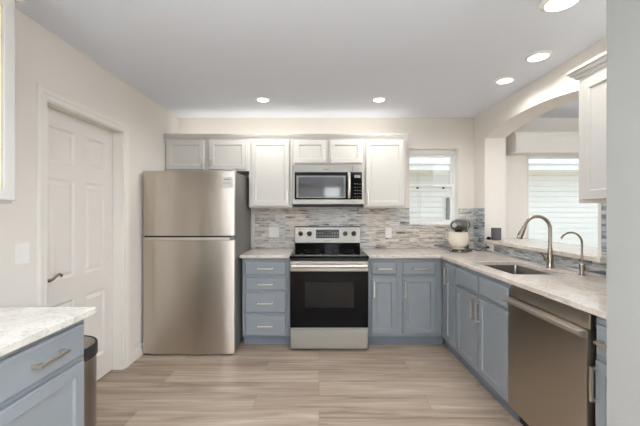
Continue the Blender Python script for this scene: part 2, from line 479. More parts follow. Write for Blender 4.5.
# jamb and casing
m = MB()
m.box((XL - .2, D1[0] - .001, 0), (XL + .002, D1[0] + .005, D1[3] + .001)).box((XL - .2, D1[1] - .005, 0), (XL + .002, D1[1] + .001, D1[3]))
m.box((XL - .2, D1[0], D1[3] - .005), (XL + .002, D1[1], D1[3] + .001))
m.box((XD, D1[0] + .005, 0), (XD + .012, D1[0] + .012, D1[3])) if False else None
obj('door_jamb', m, 'trim_white', dr)
def casing_profile(y_in, side):
    # stepped colonial profile, (distance from opening, thickness)
    return [(0, 0), (0, .010), (.006, .014), (.030, .014), (.038, .019), (.060, .022), (.068, .020), (.072, .012), (.072, 0)]
m = MB()
P = casing_profile(0, 1)
a0, a1, zt = D1[0], D1[1], D1[3]
V = []
for (d, t) in P:
    V += [(XL + t, a0 - d, 0), (XL + t, a0 - d, zt + d), (XL + t, a1 + d, zt + d), (XL + t, a1 + d, 0)]
F = []
for k in range(len(P) - 1):
    for j in range(3): F.append((4 * k + j, 4 * k + j + 1, 4 * k + 4 + j + 1, 4 * k + 4 + j))
m.add(V, F)
obj('door_casing', m, 'trim_white', dr)
struct('baseboard_left', MB().prism([(0, 0), (.014, 0), (.014, .075), (.008, .09), (0, .095)], D1[1] + .073, YB, lambda u, v, q: (XL + u, q, v))
       .prism([(0, 0), (.014, 0), (.014, .075), (.008, .09), (0, .095)], 1.40, D1[0] - .073, lambda u, v, q: (XL + u, q, v)), 'trim_white')
struct('trim_1', MB().box((-.80, YB - .012, .914), (-.762, YB, 1.388)), 'trim_white', .002)
struct('baseboard_right', MB().box((1.105, .95, 0), (1.12, 1.249, .095)), 'trim_white')

# backsplash
zt0, zt1 = .9145, 1.388
bs = obj('backsplash', MB().cells([-.762, W1[0], W1[1], XR], [zt0, W1[2], zt1],
    lambda u, v: not in_rect(u, v, (W1[0], W1[1], W1[2], 3)), .0006, .009, face_back(YB)), 'mosaic_x')
tag(bs, 'grey and cream streaked mosaic backsplash on the back wall behind the range', 'backsplash')
bs = obj('backsplash', MB().cells([1.25, 2.075, YA1, YB - .009], [zt0, 1.012, zt1],
    lambda u, v: v < 1.0 or u < 2.075 or u > YA1, .0006, .009, face_right(XR)), 'mosaic_y')
tag(bs, 'grey blue mosaic backsplash under the pass-through ledge on the right wall', 'backsplash')
struct('trim_3', MB().box((2.075, zt0 + .132, 0), (2.10, 1.41, .011), face_right(XR)), 'trim_white')

# ------------------------------------------------------------------ cabinets
DOORP = [(0, 0), (0, .017), (.003, .020), (.050, .020), (.055, .012), (.058, .011), (.060, .011)]
DRAWP = [(0, 0), (0, .013), (.004, .017), (.009, .020), (.012, .020)]
def pull(parent, mp, c, L, vertical, m='nickel', w0=.020):
    mb = MB(); h = L / 2; t = .0062
    u, v = c
    if vertical:
        mb.box((u - t, v - h, w0 + .026), (u + t, v + h, w0 + .037), mp)
        for s in (-1, 1): mb.box((u - t, v + s * (h - .006) - .006, w0), (u + t, v + s * (h - .006) + .006, w0 + .030), mp)
    else:
        mb.box((u - h, v - t, w0 + .026), (u + h, v + t, w0 + .037), mp)
        for s in (-1, 1): mb.box((u + s * (h - .006) - .006, v - t, w0), (u + s * (h - .006) + .006, v + t, w0 + .030), mp)
    return obj('handle', mb, m, parent, .001)
def door(parent, mp, u0, u1, v0, v1, m, handle=None, L=.155, hm='nickel'):
    d = obj('door', MB().rings(u0, u1, v0, v1, DOORP, mp), m, parent)
    if handle: pull(d, mp, handle, L, True, hm)
    return d
def drawer(parent, mp, u0, u1, v0, v1, m, handle=True, L=.155, name='drawer'):
    d = obj(name, MB().rings(u0, u1, v0, v1, DRAWP, mp), m, parent)
    if handle: pull(d, mp, ((u0 + u1) / 2, (v0 + v1) / 2), L, False)
    return d
CT, CB = .914, .884     # countertop top and underside
# drawer base left of the range
FY = 3.20; mB = face_back(FY)
g = 'blue-grey base cabinets'
t = thing('base_cabinet', 'blue-grey cabinet of four stacked drawers between refrigerator and range', 'cabinet', (-.53, 3.5, 0), g)
obj('body', MB().box((-.765, FY, .095), (-.292, YB - .002, CB)), 'cab_blue', t, .001)
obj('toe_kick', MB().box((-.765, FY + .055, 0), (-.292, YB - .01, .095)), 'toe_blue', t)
for a, b in ((.714, .845), (.560, .691), (.338, .535), (.112, .312)):
    drawer(t, mB, -.737, -.328, a, b, 'cab_blue')
# two-door base right of the range
t = thing('base_cabinet', 'blue-grey cabinet right of the range with two drawers over two doors', 'cabinet', (.83, 3.5, 0), g)
obj('body', MB().box((.486, FY, .095), (1.225, YB - .002, CB)), 'cab_blue', t, .001)
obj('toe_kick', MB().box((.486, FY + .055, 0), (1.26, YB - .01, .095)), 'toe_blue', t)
for a, b, hx in ((.525, .773, .545), (.833, 1.160, .853)):
    drawer(t, mB, a, b, .716, .842, 'cab_blue', L=.145)
    door(t, mB, a, b, .130, .690, 'cab_blue', (hx, .575))
# right run
FX = 1.228; mR = face_right(FX)
t = thing('base_cabinet', 'narrow full-height blue-grey door cabinet in the inside corner of the counter', 'cabinet', (1.5, 2.96, 0), g)
obj('body', MB().box((FX, 2.845, .095), (XR - .012, FY - .001, CB)), 'cab_blue', t, .001)
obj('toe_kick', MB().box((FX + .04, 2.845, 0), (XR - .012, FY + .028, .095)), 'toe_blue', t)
door(t, mR, 2.862, 3.063, .125, .845, 'cab_blue', (3.0, .735), .15)
t = thing('base_cabinet', 'blue-grey sink cabinet with two doors under false drawer fronts', 'cabinet', (1.5, 2.44, 0), g)
obj('body', MB().box((FX, 2.038, .095), (XR - .012, 2.842, .66)).box((FX, 2.038, .66), (FX + .02, 2.842, CB))
    .box((FX, 2.038, .66), (XR - .012, 2.056, CB)).box((FX, 2.824, .66), (XR - .012, 2.842, CB)), 'cab_blue', t, .001)
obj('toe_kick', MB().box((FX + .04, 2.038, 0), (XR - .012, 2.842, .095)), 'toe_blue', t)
for a, b, hy in ((2.456, 2.822, 2.482), (2.054, 2.428, 2.402)):
    drawer(t, mR, a, b, .712, .845, 'cab_blue', False, name='false_front')
    door(t, mR, a, b, .112, .688, 'cab_blue', (hy, .585), .15)
t = thing('base_cabinet', 'blue-grey cabinet at the near end of the right counter beyond the dishwasher', 'cabinet', (1.5, 1.33, 0), g)
obj('body', MB().box((FX, 1.252, .095), (XR - .012, 1.416, CB)), 'cab_blue', t, .001)
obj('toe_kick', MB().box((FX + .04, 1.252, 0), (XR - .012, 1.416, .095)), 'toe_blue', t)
d = drawer(t, mR, 1.262, 1.40, .714, .845, 'cab_blue', False)
pull(d, mR, (1.318, .778), .10, False)
door(t, mR, 1.262, 1.40, .112, .690, 'cab_blue', (1.383, .59), .15)
# near left cabinet
LX = -1.025; mLf = face_left(LX)
t = thing('base_cabinet', 'blue-grey cabinet in the left foreground under the marbled counter', 'cabinet', (-1.35, .9, 0), g)
obj('body', MB().box((XL + .002, .40, .095), (LX, 1.395, CB)), 'cab_blue', t, .001)
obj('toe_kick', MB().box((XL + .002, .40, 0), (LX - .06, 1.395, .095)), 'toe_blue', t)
d = drawer(t, mLf, .985, 1.372, .722, .857, 'cab_blue', False)
pull(d, mLf, (1.182, .793), .135, False)
door(t, mLf, .985, 1.372, .112, .700, 'cab_blue')
drawer(t, mLf, .45, .955, .722, .857, 'cab_blue', L=.135)
door(t, mLf, .45, .955, .112, .700, 'cab_blue')

# wall cabinets on the back wall
UY = 3.48; mU = face_back(UY); UT = 2.135; UBm = 1.388
g = 'white wall cabinets'
t = thing('wall_cabinet', 'short white two-door wall cabinet above the refrigerator', 'cabinet', (-1.2, 3.6, 1.79), g)
obj('body', MB().box((XL + .002, UY, 1.785), (-.762, YB - .002, UT)), 'cab_white', t, .001)
door(t, mU, -1.652, -1.247, 1.802, 2.118, 'cab_white', (-1.268, 1.88), .09)
door(t, mU, -1.190, -.785, 1.802, 2.118, 'cab_white', (-1.169, 1.88), .09)
t = thing('wall_cabinet', 'tall white single-door wall cabinet left of the microwave', 'cabinet', (-.52, 3.6, UBm), g)
obj('body', MB().box((-.760, UY, UBm), (-.290, YB - .002, UT)), 'cab_white', t, .001)
door(t, mU, -.735, -.322, UBm + .018, 2.118, 'cab_white', (-.342, 1.50), .13)
t = thing('wall_cabinet', 'short white two-door wall cabinet above the microwave', 'cabinet', (.1, 3.6, 1.845), g)
obj('body', MB().box((-.288, UY, 1.846), (.484, YB - .002, UT)), 'cab_white', t, .001)
door(t, mU, -.268, .075, 1.872, 2.118, 'cab_white', (.053, 1.955), .10)
door(t, mU, .118, .466, 1.872, 2.118, 'cab_white', (.140, 1.955), .10)
t = thing('wall_cabinet', 'tall white single-door wall cabinet between microwave and window', 'cabinet', (.7, 3.6, UBm), g)
obj('body', MB().box((.486, UY, UBm), (.945, YB - .002, UT)), 'cab_white', t, .001)
door(t, mU, .508, .918, UBm + .018, 2.118, 'cab_white', (.528, 1.50), .13)
cr = [(0, 0), (.008, 0), (.012, .012), (.022, .020), (.030, .038), (.036, .040), (.036, .050), (0, .050)]
m = MB(); n = len(cr)
# crown with a return at its right end
V = []
for (d, h) in cr:
    V += [(XL + .002, UY - d, UT + h), (.945 + d, UY - d, UT + h), (.945 + d, YB - .002, UT + h)]
F = []
for k in range(n):
    k2 = (k + 1) % n
    for j in range(2): F.append((3 * k + j, 3 * k + j + 1, 3 * k2 + j + 1, 3 * k2 + j))
F += [tuple(3 * k for k in range(n)), tuple(3 * k + 2 for k in range(n))[::-1]]
m.add(V, F); m.box((XL + .002, UY, UT + .03), (.945, YB - .002, UT + .05))
tag(obj('crown_molding', m, 'cab_white'), 'white crown molding running along the tops of the back wall cabinets', 'molding')

t = thing('light_strip', 'slim warm fill light strip, added unseen on top of the back wall cabinets behind the crown', 'light strip', (-.36, 3.66, 2.185))  # unseen strip added to brighten the ceiling and wall above the cabinets
obj('channel', MB().box((-1.60, 3.62, 2.1855), (.90, 3.70, 2.197)), 'white_plastic', t, .001)
obj('lens', MB().box((-1.59, 3.63, 2.197), (.89, 3.69, 2.200)), 'fill_strip_lens', t)
l = bpy.data.lights.new('lamp', 'AREA'); l.shape = 'RECTANGLE'; l.size = 2.48; l.size_y = .06; l.energy = 1.15; l.color = (1, .97, .93)
lo = bpy.data.objects.new('lamp', l); COL.objects.link(lo); lo.parent = t; lo.location = (.01, 0, .022); lo.rotation_euler = (PI - .5, 0, 0)

# wall cabinet on the right wall
RX = 1.530; mRu = face_right(RX)
t = thing('wall_cabinet', 'white wall cabinet hanging at right beside the arch', 'cabinet', (1.7, 1.55, 1.388), g)
obj('body', MB().box((RX, 1.252, 1.388), (XR - .011, 1.885, 2.115)), 'cab_white', t, .001)
door(t, mRu, 1.262, 1.842, 1.405, 2.085, 'cab_white')
V = []; cr2 = [(0, 0), (.008, 0), (.016, .006), (.020, .018), (.030, .022), (.034, .036), (.044, .040), (.044, .056), (0, .056)]; n = len(cr2)
for (d, h) in cr2:
    V += [(RX - d, 1.252, 2.115 + h), (RX - d, 1.885 + d, 2.115 + h), (XR - .011, 1.885 + d, 2.115 + h)]
F = []
for k in range(n):
    k2 = (k + 1) % n
    for j in range(2): F.append((3 * k + j, 3 * k + j + 1, 3 * k2 + j + 1, 3 * k2 + j))
F += [tuple(3 * k for k in range(n)), tuple(3 * k + 2 for k in range(n))[::-1]]
obj('crown', MB().add(V, F).box((RX, 1.252, 2.15), (XR - .011, 1.885, 2.171)), 'cab_white', t)

# glass-front wall cabinet at the near left
GX = -1.362; mG = face_left(GX)
t = thing('wall_cabinet', 'white glass-door wall cabinet at the left edge with warm lit inside', 'cabinet', (-1.5, .9, 1.37), g)
m = MB()
m.box((XL + .002, .40, 1.37), (GX, 1.420, 1.39)).box((XL + .002, .40, 2.26), (GX, 1.420, 2.28))
m.box((XL + .002, 1.402, 1.39), (GX, 1.420, 2.26)).box((XL + .002, .40, 1.39), (GX, .418, 2.26))
obj('body', m, 'cab_white', t, .001)
obj('back_panel', MB().box((XL + .002, .418, 1.39), (XL + .012, 1.402, 2.26)), 'warm_wood', t)
obj('light_strip', MB().box((GX - .05, 1.385, 1.42), (GX - .035, 1.401, 2.24)), 'warm_strip', t)
for z in (1.66, 1.95): obj('shelf', MB().box((XL + .012, .418, z), (GX - .02, 1.382, z + .016)), 'warm_wood', t)
for a, b in ((.905, 1.415), (.405, .895)):
    d = obj('door', MB().cells([a, a + .05, b - .05, b], [1.385, 1.435, 2.215, 2.265],
        lambda u, v: not (a + .05 < u < b - .05 and 1.435 < v < 2.215), 0, .02, mG), 'cab_white', t, .003)
    obj('glass_pane', MB().box((a + .05, 1.435, .008), (b - .05, 2.215, .012), mG), 'window_glass', d)
V = []
for (d, h) in cr2:
    V += [(GX + .02 + d, .40, 2.268 + h), (GX + .02 + d, 1.420 + d, 2.268 + h), (XL + .002, 1.420 + d, 2.268 + h)]
obj('crown', MB().add(V, F), 'cab_white', t)

# ------------------------------------------------------------------ countertops
c = obj('countertop', MB().box((-.785, 3.155, CB), (-.290, YB - .001, CT)), 'granite', bevel=.003)
tag(c, 'short speckled stone countertop between refrigerator and range', 'countertop')
SY0, SY1, SX0, SX1 = 2.17, 2.74, 1.318, 1.69
c = obj('countertop', MB().cells([.484, 1.200, SX0, SX1, XR - .0095], [1.252, SY0, SY1, 3.155, YB - .0095],
    lambda u, v: (v > 3.155 or u > 1.2) and not in_rect(u, v, (SX0, SX1, SY0, SY1)), CB, CT), 'granite', bevel=.003)
tag(c, 'L-shaped speckled beige stone countertop holding the sink', 'countertop')
c = obj('countertop', MB().box((XL + .001, .38, CB), (-.985, 1.418, CT)), 'marble_granite', bevel=.003)
tag(c, 'white and grey marbled countertop in the left foreground', 'countertop')
c = obj('bar_ledge', MB().cells([1.785, XR - .012, XR2, 2.33], [2.03, YA0 + .001, 3.47, YA1 - .001, 3.60],
    lambda u, v: (YA0 < v < YA1 and (u > XR - .012 or v < 3.47)) or (u > XR2) or (u < XR - .012 and v < 3.47), 1.0135, 1.046), 'granite', bevel=.004)
tag(c, 'raised pale stone bar ledge in the arched pass-through', 'ledge')

# ------------------------------------------------------------------ sink
m = MB()
a0, a1, b0, b1 = SX0 - .004, SX1 + .004, SY0 - .004, SY1 + .004
def rr(x0, x1, y0, y1, r, z):
    out = []
    for (cx_, cy_, t0) in ((x1 - r, y1 - r, 0), (x0 + r, y1 - r, PI / 2), (x0 + r, y0 + r, PI), (x1 - r, y0 + r, 1.5 * PI)):
        for k in range(6):
            t_ = t0 + PI / 2 * k / 5
            out.append((cx_ + r * math.cos(t_), cy_ + r * math.sin(t_), z))
    return out
prof = [(.012, CB - .012, .03), (.012, CB - .0005, .03), (0, CB - .0005, .03), (-.003, CB - .015, .03), (-.008, .72, .03), (-.03, .70, .04), (-.12, .696, .05)]
rings_ = [rr(a0 - i, a1 + i, b0 - i, b1 + i, r, z) for (i, z, r) in prof]
V = [p for r_ in rings_ for p in r_]; F = []; n = 24
for k in range(len(prof) - 1):
    for j in range(n): F.append((k * n + j, k * n + (j + 1) % n, (k + 1) * n + (j + 1) % n, (k + 1) * n + j))
F.append(tuple(range((len(prof) - 1) * n, len(prof) * n)))
m.add(V, F)
t = thing('sink', 'undermount stainless steel single-bowl sink set in the right counter', 'sink', (1.5, 2.455, .69))
ob = obj('basin', m, 'sink_steel', t, 0, True)
obj('drain', MB().lathe([(0, 0), (.045, 0), (.045, .004), (.03, .005), (.028, .002), (0, .002)], (1.52, 2.46, .697)), 'nickel', t, 0, True)

# ------------------------------------------------------------------ faucets
def arc_pts(c, r, a0, a1, n, ydir=0):
    return [(c[0] + r * math.cos(a0 + (a1 - a0) * k / n), c[1], c[2] + r * math.sin(a0 + (a1 - a0) * k / n)) for k in range(n + 1)]
fx, fy = 1.745, 2.415
t = thing('kitchen_faucet', 'tall brushed nickel gooseneck faucet with pull-down head behind the sink', 'faucet', (fx, fy, CT))
obj('body', MB().lathe([(0, 0), (.027, 0), (.027, .006), (.0235, .010), (.0225, .05), (.021, .09), (.0165, .135), (.0135, .17), (0, .171)], (fx, fy, CT)), 'faucet_metal', t, 0, True)
pts = [(fx, fy, CT + .16), (fx, fy, CT + .22), (fx, fy, CT + .285)] + arc_pts((fx - .098, fy, CT + .292), .098, 0, PI * .90, 18)
obj('spout', MB().tube(pts, .0125, 16), 'faucet_metal', t, 0, True)
e = Vector(pts[-1]); d = (Vector(pts[-1]) - Vector(pts[-2])).normalized()
obj('spray_head', MB().tube([e - d * .004, e, e + d * .02, e + d * .075, e + d * .105, e + d * .108], [.013, .0145, .016, .019, .0205, .017], 18), 'faucet_metal', t, 0, True)
obj('button', MB().tube([e + d * .045 + Vector((-.0205, 0, -.004)), e + d * .08 + Vector((-.0215, 0, -.004))], .006, 8), 'black_plastic', t, 0, True)
obj('lever', MB().tube([(fx - .018, fy - .004, CT + .062), (fx - .048, fy - .012, CT + .068)], .013, 14)
    .tube([(fx - .045, fy - .012, CT + .066), (fx - .060, fy - .02, CT + .088), (fx - .088, fy - .025, CT + .122)], [.010, .007, .005], 10), 'faucet_metal', t, 0, True)
gx, gy = 1.755, 2.135
t = thing('filter_faucet', 'small slender nickel drinking-water faucet right of the tall faucet', 'faucet', (gx, gy, CT))
obj('body', MB().lathe([(0, 0), (.022, 0), (.022, .005), (.013, .009), (.013, .03), (.017, .034), (.017, .075), (.009, .082), (0, .083)], (gx, gy, CT), seg=24), 'faucet_metal', t, 0, True)
pts = [(gx, gy, CT + .07), (gx, gy, CT + .14), (gx, gy, CT + .212)] + arc_pts((gx - .074, gy, CT + .212), .074, 0, PI * .86, 16)
obj('spout', MB().tube(pts, .0065, 12), 'faucet_metal', t, 0, True)
obj('lever', MB().tube([(gx, gy, CT + .05), (gx + .028, gy - .012, CT + .05)], .007, 10)
    .tube([(gx + .026, gy - .011, CT + .02), (gx + .026, gy - .011, CT + .078)], [.0045, .0055], 10), 'faucet_metal', t, 0, True)

# ------------------------------------------------------------------ refrigerator
FY0 = 2.97; fl, frr = -1.645, -.790
t = thing('refrigerator', 'large stainless steel top-freezer refrigerator against the left wall', 'refrigerator', ((fl + frr) / 2, 3.3, 0))
obj('body', MB().box((fl + .008, FY0 + .075, .022), (frr - .004, 3.72, 1.725)), 'grey_side', t, .004)
def bowed(u0, u1, v0, v1, yf, th, bow=.012, n=14):
    mb = MB(); V = []; F = []
    r = .010
    for k in range(n + 1):
        s = -1 + 2 * k / n
        u = u0 + (u1 - u0) * (k / n)
        y = yf + bow * s * s
        if k in (0, n): y += r
        V += [(u, y, v0), (u, y, v1)]
    for k in range(n): F.append((2 * k, 2 * k + 2, 2 * k + 3, 2 * k + 1))
    b = len(V); V += [(u0, yf + th, v0), (u0, yf + th, v1), (u1, yf + th, v0), (u1, yf + th, v1)]
    F += [(b, 0, 1, b + 1), (2 * n, b + 2, b + 3, 2 * n + 1), (b, b + 1, b + 3, b + 2)]
    F.append(tuple([b] + [b + 2] + [2 * k for k in range(n, -1, -1)])); F.append(tuple([b + 1] + [2 * k + 1 for k in range(n + 1)] + [b + 3]))
    return mb.add(V, F)
zsp = 1.33 - 23.5 / 107.7
fd = obj('freezer_door', bowed(fl, frr, zsp + .006, 1.722, FY0, .068), 'steel', t, .003, True)
rd = obj('refrigerator_door', bowed(fl, frr, .016, zsp - .036, FY0, .068), 'steel', t, .003, True)
obj('handle_recess', MB().prism([(FY0 + .014, zsp - .034), (FY0 + .022, zsp - .010), (FY0 + .06, zsp - .010), (FY0 + .06, zsp - .034)], fl + .004, frr - .045, lambda u, v, q: (q, u, v)), 'nickel', rd, .002)
obj('end_cap', MB().box((frr - .043, FY0 + .010, zsp - .036), (frr - .001, FY0 + .06, zsp - .004)), 'grey_side', rd, .002)
obj('gasket', MB().box((fl + .01, FY0 + .03, .045), (frr - .01, FY0 + .075, 1.715)), 'rubber', t)
obj('hinge_cover', MB().prism([(frr - .10, 1.725), (frr - .012, 1.725), (frr - .012, 1.742), (frr - .03, 1.75), (frr - .085, 1.75)], -(FY0 + .16), -(FY0 + .015), lambda u, v, q: (u, -q, v)), 'cab_white', t, .003)
lb = obj('energy_label', MB().box((-.905, FY0 + .0055, 1.565), (-.800, FY0 + .010, 1.668)), 'label_white', t)
lb['label'] = 'white sticker on the freezer door'
obj('label_text', MB().box((-.885, FY0 + .0048, 1.636), (-.825, FY0 + .0056, 1.648)).box((-.892, FY0 + .0048, 1.60), (-.812, FY0 + .0056, 1.604))
    .box((-.892, FY0 + .0048, 1.612), (-.83, FY0 + .0056, 1.616)), 'mark_grey', lb)
for x in (fl + .06, frr - .06):
    obj('foot', MB().lathe([(0, 0), (.022, 0), (.022, .012), (.010, .014), (.010, .04), (0, .04)], (x, FY0 + .11, 0), seg=16), 'rubber', t, 0, True)
obj('toe_grille', MB().box((fl + .02, FY0 + .09, .012), (frr - .02, FY0 + .11, .04)), 'rubber', t)

# ------------------------------------------------------------------ range
x0, x1 = -.281, .477; ry = 3.075; cxr = (x0 + x1) / 2
t = thing('range', 'stainless steel electric range with black glass cooktop and oven door', 'range', (cxr, 3.4, 0))
obj('body', MB().box((x0 + .004, ry + .05, .03), (x1 - .004, 3.74, .895)), 'black_plastic', t)
for x in (x0 + .04, x1 - .04):
    for y in (ry + .09, 3.68): obj('foot', MB().lathe([(0, 0), (.018, 0), (.018, .03), (0, .03)], (x, y, 0), seg=14), 'rubber', t)
ck = obj('cooktop', MB().box((x0 - .002, ry - .012, .893), (x1 + .002, 3.70, .9175)), 'black_glass', t, .004)
for (bx, by, br_) in ((x0 + .20, 3.24, .105), (x1 - .20, 3.24, .085), (x0 + .20, 3.53, .08), (x1 - .20, 3.53, .105)):
    b = MB()
    V = []; F = []; sg = 40
    for k in range(sg):
        a = 2 * PI * k / sg
        V += [(bx + br_ * math.cos(a), by + br_ * math.sin(a), .918), (bx + (br_ - .003) * math.cos(a), by + (br_ - .003) * math.sin(a), .918)]
    for k in range(sg):
        j = (k + 1) % sg; F.append((2 * k, 2 * j, 2 * j + 1, 2 * k + 1))
    obj('burner_ring', b.add(V, F), 'mark_grey', ck)
obj('cooktop_trim', MB().box((x0 - .003, ry - .013, .886), (x1 + .003, ry + .05, .893)), 'black_plastic', t, .002)
for s in (x0 - .002, x1 - .002):
    obj('side_trim', MB().box((s, ry + .02, .9165), (s + .004, 3.70, .9195)), 'steel_range', t)
# backguard
m = MB().prism([(3.680, .985), (3.69, 1.165), (3.70, 1.176), (3.785, 1.176), (3.785, .93), (3.70, .93), (3.70, .985)], x0 + .002, x1 - .002, lambda u, v, q: (q, u, v))
bgd = obj('control_panel', m, 'steel_range', t, .004)
obj('vent_panel', MB().box((x0 + .004, 3.690, .917), (x1 - .004, 3.71, .985)), 'black_glass', t, .002)
yp = 3.684
dsp = obj('display', MB().box((cxr - .133, yp - .004, 1.04), (cxr + .133, yp + .006, 1.138)), 'display', bgd, .002)
for r_ in range(2):
    for k in range(9):
        xx = cxr - .115 + k * .0285
        if 3 <= k <= 5 and r_ == 1: continue
        obj('button', MB().box((xx - .006, yp - .0052, 1.062 + r_ * .035), (xx + .006, yp - .0038, 1.069 + r_ * .035)), 'mark_grey', dsp)
for px in (300.5, 309.3, 345.3, 353.9):
    X = (px - 319) * yp / 320
    k_ = obj('knob', MB().lathe([(0, .004), (.027, .004), (.029, .0), (.025, -.012), (.021, -.03), (.019, -.032), (0, -.032)], (X, yp, 1.092), 'y', 24), 'knob_dark', t, 0, True)
    obj('knob_cap', MB().box((X - .004, yp - .036, 1.074), (X + .004, yp - .030, 1.110)), 'black_plastic', k_, .001)
for k in range(8): obj('logo_mark', MB().box((cxr - .036 + k * .0092, yp - .003, 1.004), (cxr - .030 + k * .0092, yp + .002, 1.013)), 'mark_dark', bgd)
# oven door
mO = face_back(ry + .048)
od = obj('oven_door', MB().box((x0 + .003, .768, 0), (x1 - .003, .866, .048), mO), 'steel_range', t, .004)
og = obj('door_glass', MB().box((x0 + .003, .226, 0), (x1 - .003, .767, .046), mO), 'black_glass', od, .004)
obj('window', MB().box((-.135, .42, .0455), (.340, .665, .0468), mO), 'oven_inner', og)
obj('lower_trim', MB().box((x0 + .003, .214, .005), (x1 - .003, .226, .049), mO), 'steel_range', od, .002)
hb = MB().tube([(x0 + .02, ry - .045, .826), (x1 - .02, ry - .045, .826)], .0135, 16)
for x in (x0 + .045, x1 - .045): hb.box((x - .012, ry - .045, .815), (x + .012, ry + .002, .838))
obj('handle', hb, 'nickel', od, 0, True)
obj('drawer', MB().box((x0 + .003, .022, 0), (x1 - .003, .208, .046), mO), 'steel_range', t, .005)

# ------------------------------------------------------------------ microwave
my = 3.405; z0, z1 = 1.402, 1.840; mM = face_back(my + .03); mx0, mx1 = -.281, .479
t = thing('microwave', 'stainless steel over-the-range microwave hanging above the range', 'microwave', (.1, 3.6, z0))
obj('body', MB().box((mx0, my + .032, z0 + .01), (mx1, 3.789, z1)), 'grey_side', t, .002)
xd = .354
dm = obj('door', MB().cells([mx0, mx0 + .022, xd], [z0 + .022, z0 + .072, z1 - .075, z1],
     lambda u, v: not in_rect(u, v, (mx0 + .022, xd, z0 + .072, z1 - .075)), 0, .03, mM), 'steel_range', t, .002)
gm = obj('door_glass', MB().box((mx0 + .022, z0 + .072, .004), (xd, z1 - .075, .028), mM), 'black_glass', dm, .002)
wf = obj('window_frame', MB().cells([mx0 + .040, mx0 + .062, .262, .284], [z0 + .088, z0 + .100, z1 - .128, z1 - .112],
     lambda u, v: not in_rect(u, v, (mx0 + .062, .262, z0 + .1, z1 - .128)), .0275, .0290, mM), 'mw_border', gm)
obj('window', MB().box((mx0 + .062, z0 + .100, .0275), (.262, z1 - .128, .0286), mM), 'mw_window', gm)
cp = obj('control_panel', MB().cells([xd + .002, .457, mx1], [z0 + .022, z0 + .072, z1 - .075, z1],
     lambda u, v: not in_rect(u, v, (xd, .457, z0 + .072, z1 - .075)), 0, .03, mM), 'steel_range', t, .002)
kp = obj('keypad', MB().box((xd + .002, z0 + .072, .004), (.457, z1 - .075, .028), mM), 'black_glass', cp, .001)
obj('clock_display', MB().box((xd + .022, z1 - .135, .0275), (.440, z1 - .105, .0292), mM), 'mark_grey', kp)
for r_ in range(5):
    for k in range(3):
        obj('button', MB().box((xd + .026 + k * .026, z0 + .098 + r_ * .034, .0275), (xd + .036 + k * .026, z0 + .103 + r_ * .034, .0288), mM), 'mark_grey', kp)
h = MB()
pts = [(.318, my - .002, z0 + .095), (.318, my - .028, z0 + .10), (.318, my - .036, z0 + .14), (.318, my - .040, z0 + .225), (.318, my - .036, z1 - .13), (.318, my - .028, z1 - .09), (.318, my - .002, z1 - .085)]
h.tube(pts, [.014, .016, .017, .017, .017, .016, .014], 14)
obj('handle', h, 'nickel', dm, 0, True)
for k in range(8): obj('logo_mark', MB().box((.045 + k * .0085, z1 - .048, .0295), (.051 + k * .0085, z1 - .040, .0306), mM), 'mark_dark', dm)
obj('vent_grille', MB().box((mx0 + .005, my + .02, z0), (mx1 - .005, 3.78, z0 + .021)), 'rubber', t)

# ------------------------------------------------------------------ dishwasher
t = thing('dishwasher', 'stainless steel dishwasher with bar handle built into the right run', 'dishwasher', (1.5, 1.73, 0))
dy0, dy1 = 1.432, 2.030
obj('body', MB().box((FX + .012, 1.420, .10), (XR - .03, 2.036, .880)), 'black_plastic', t)
obj('toe_kick', MB().box((FX + .05, 1.420, 0), (XR - .1, 2.036, .10)), 'black_plastic', t)
dd = obj('door', MB().box((dy0, .115, -.010), (dy1, .802, .030), mR), 'steel_dw', t, .004)
obj('control_strip', MB().box((dy0, .806, -.010), (dy1, .876, .014), mR), 'steel_dw', dd, .003)
obj('handle', MB().prism([(.030, .768), (.062, .776), (.068, .786), (.064, .800), (.030, .803)], dy0 + .004, dy1 - .002, lambda u, v, q: (FX - u, q, v)), 'nickel', dd, .002)

# ------------------------------------------------------------------ trash can
tx, ty = -1.295, 1.60
t = thing('trash_can', 'tall round stainless trash can with black rim beside the near left counter', 'trash can', (tx, ty, 0))
obj('body', MB().lathe([(0, .015), (.147, .015), (.150, .03), (.150, .625), (0, .626)], (tx, ty, 0), seg=48), 'steel_bin', t, 0, True)
obj('base_ring', MB().lathe([(0, 0), (.150, 0), (.152, .006), (.152, .028), (0, .028)], (tx, ty, 0), seg=48), 'rubber', t, 0, True)
obj('rim', MB().lathe([(.144, .60), (.154, .60), (.156, .605), (.156, .655), (.153, .661), (.147, .662), (.144, .658)], (tx, ty, 0), seg=48, cap=False), 'rubber', t, 0, True)
obj('lid', MB().lathe([(0, .64), (.1435, .64), (.1435, .659), (.13, .6615), (0, .664)], (tx, ty, 0), seg=48), 'steel_bin', t, 0, True)

# ------------------------------------------------------------------ stand mixer
mx, my_ = 1.545, 3.50
t = thing('stand_mixer', 'dark grey stand mixer with cream bowl in the counter corner', 'stand mixer', (mx, my_, CT))
t.rotation_euler = (0, 0, math.radians(-134))
def lobj(name, mb, m, parent, bevel=0, smooth=True):
    mb.v = [tuple(Vector(p) + root_loc(parent)) for p in mb.v]
    return obj(name, mb, m, parent, bevel, smooth)
V = []; F = []
def ell_ring(cx_, cz, rx, rz, x, n=24): return [(x, cx_ + rx * math.cos(2 * PI * k / n), cz + rz * math.sin(2 * PI * k / n)) for k in range(n)]
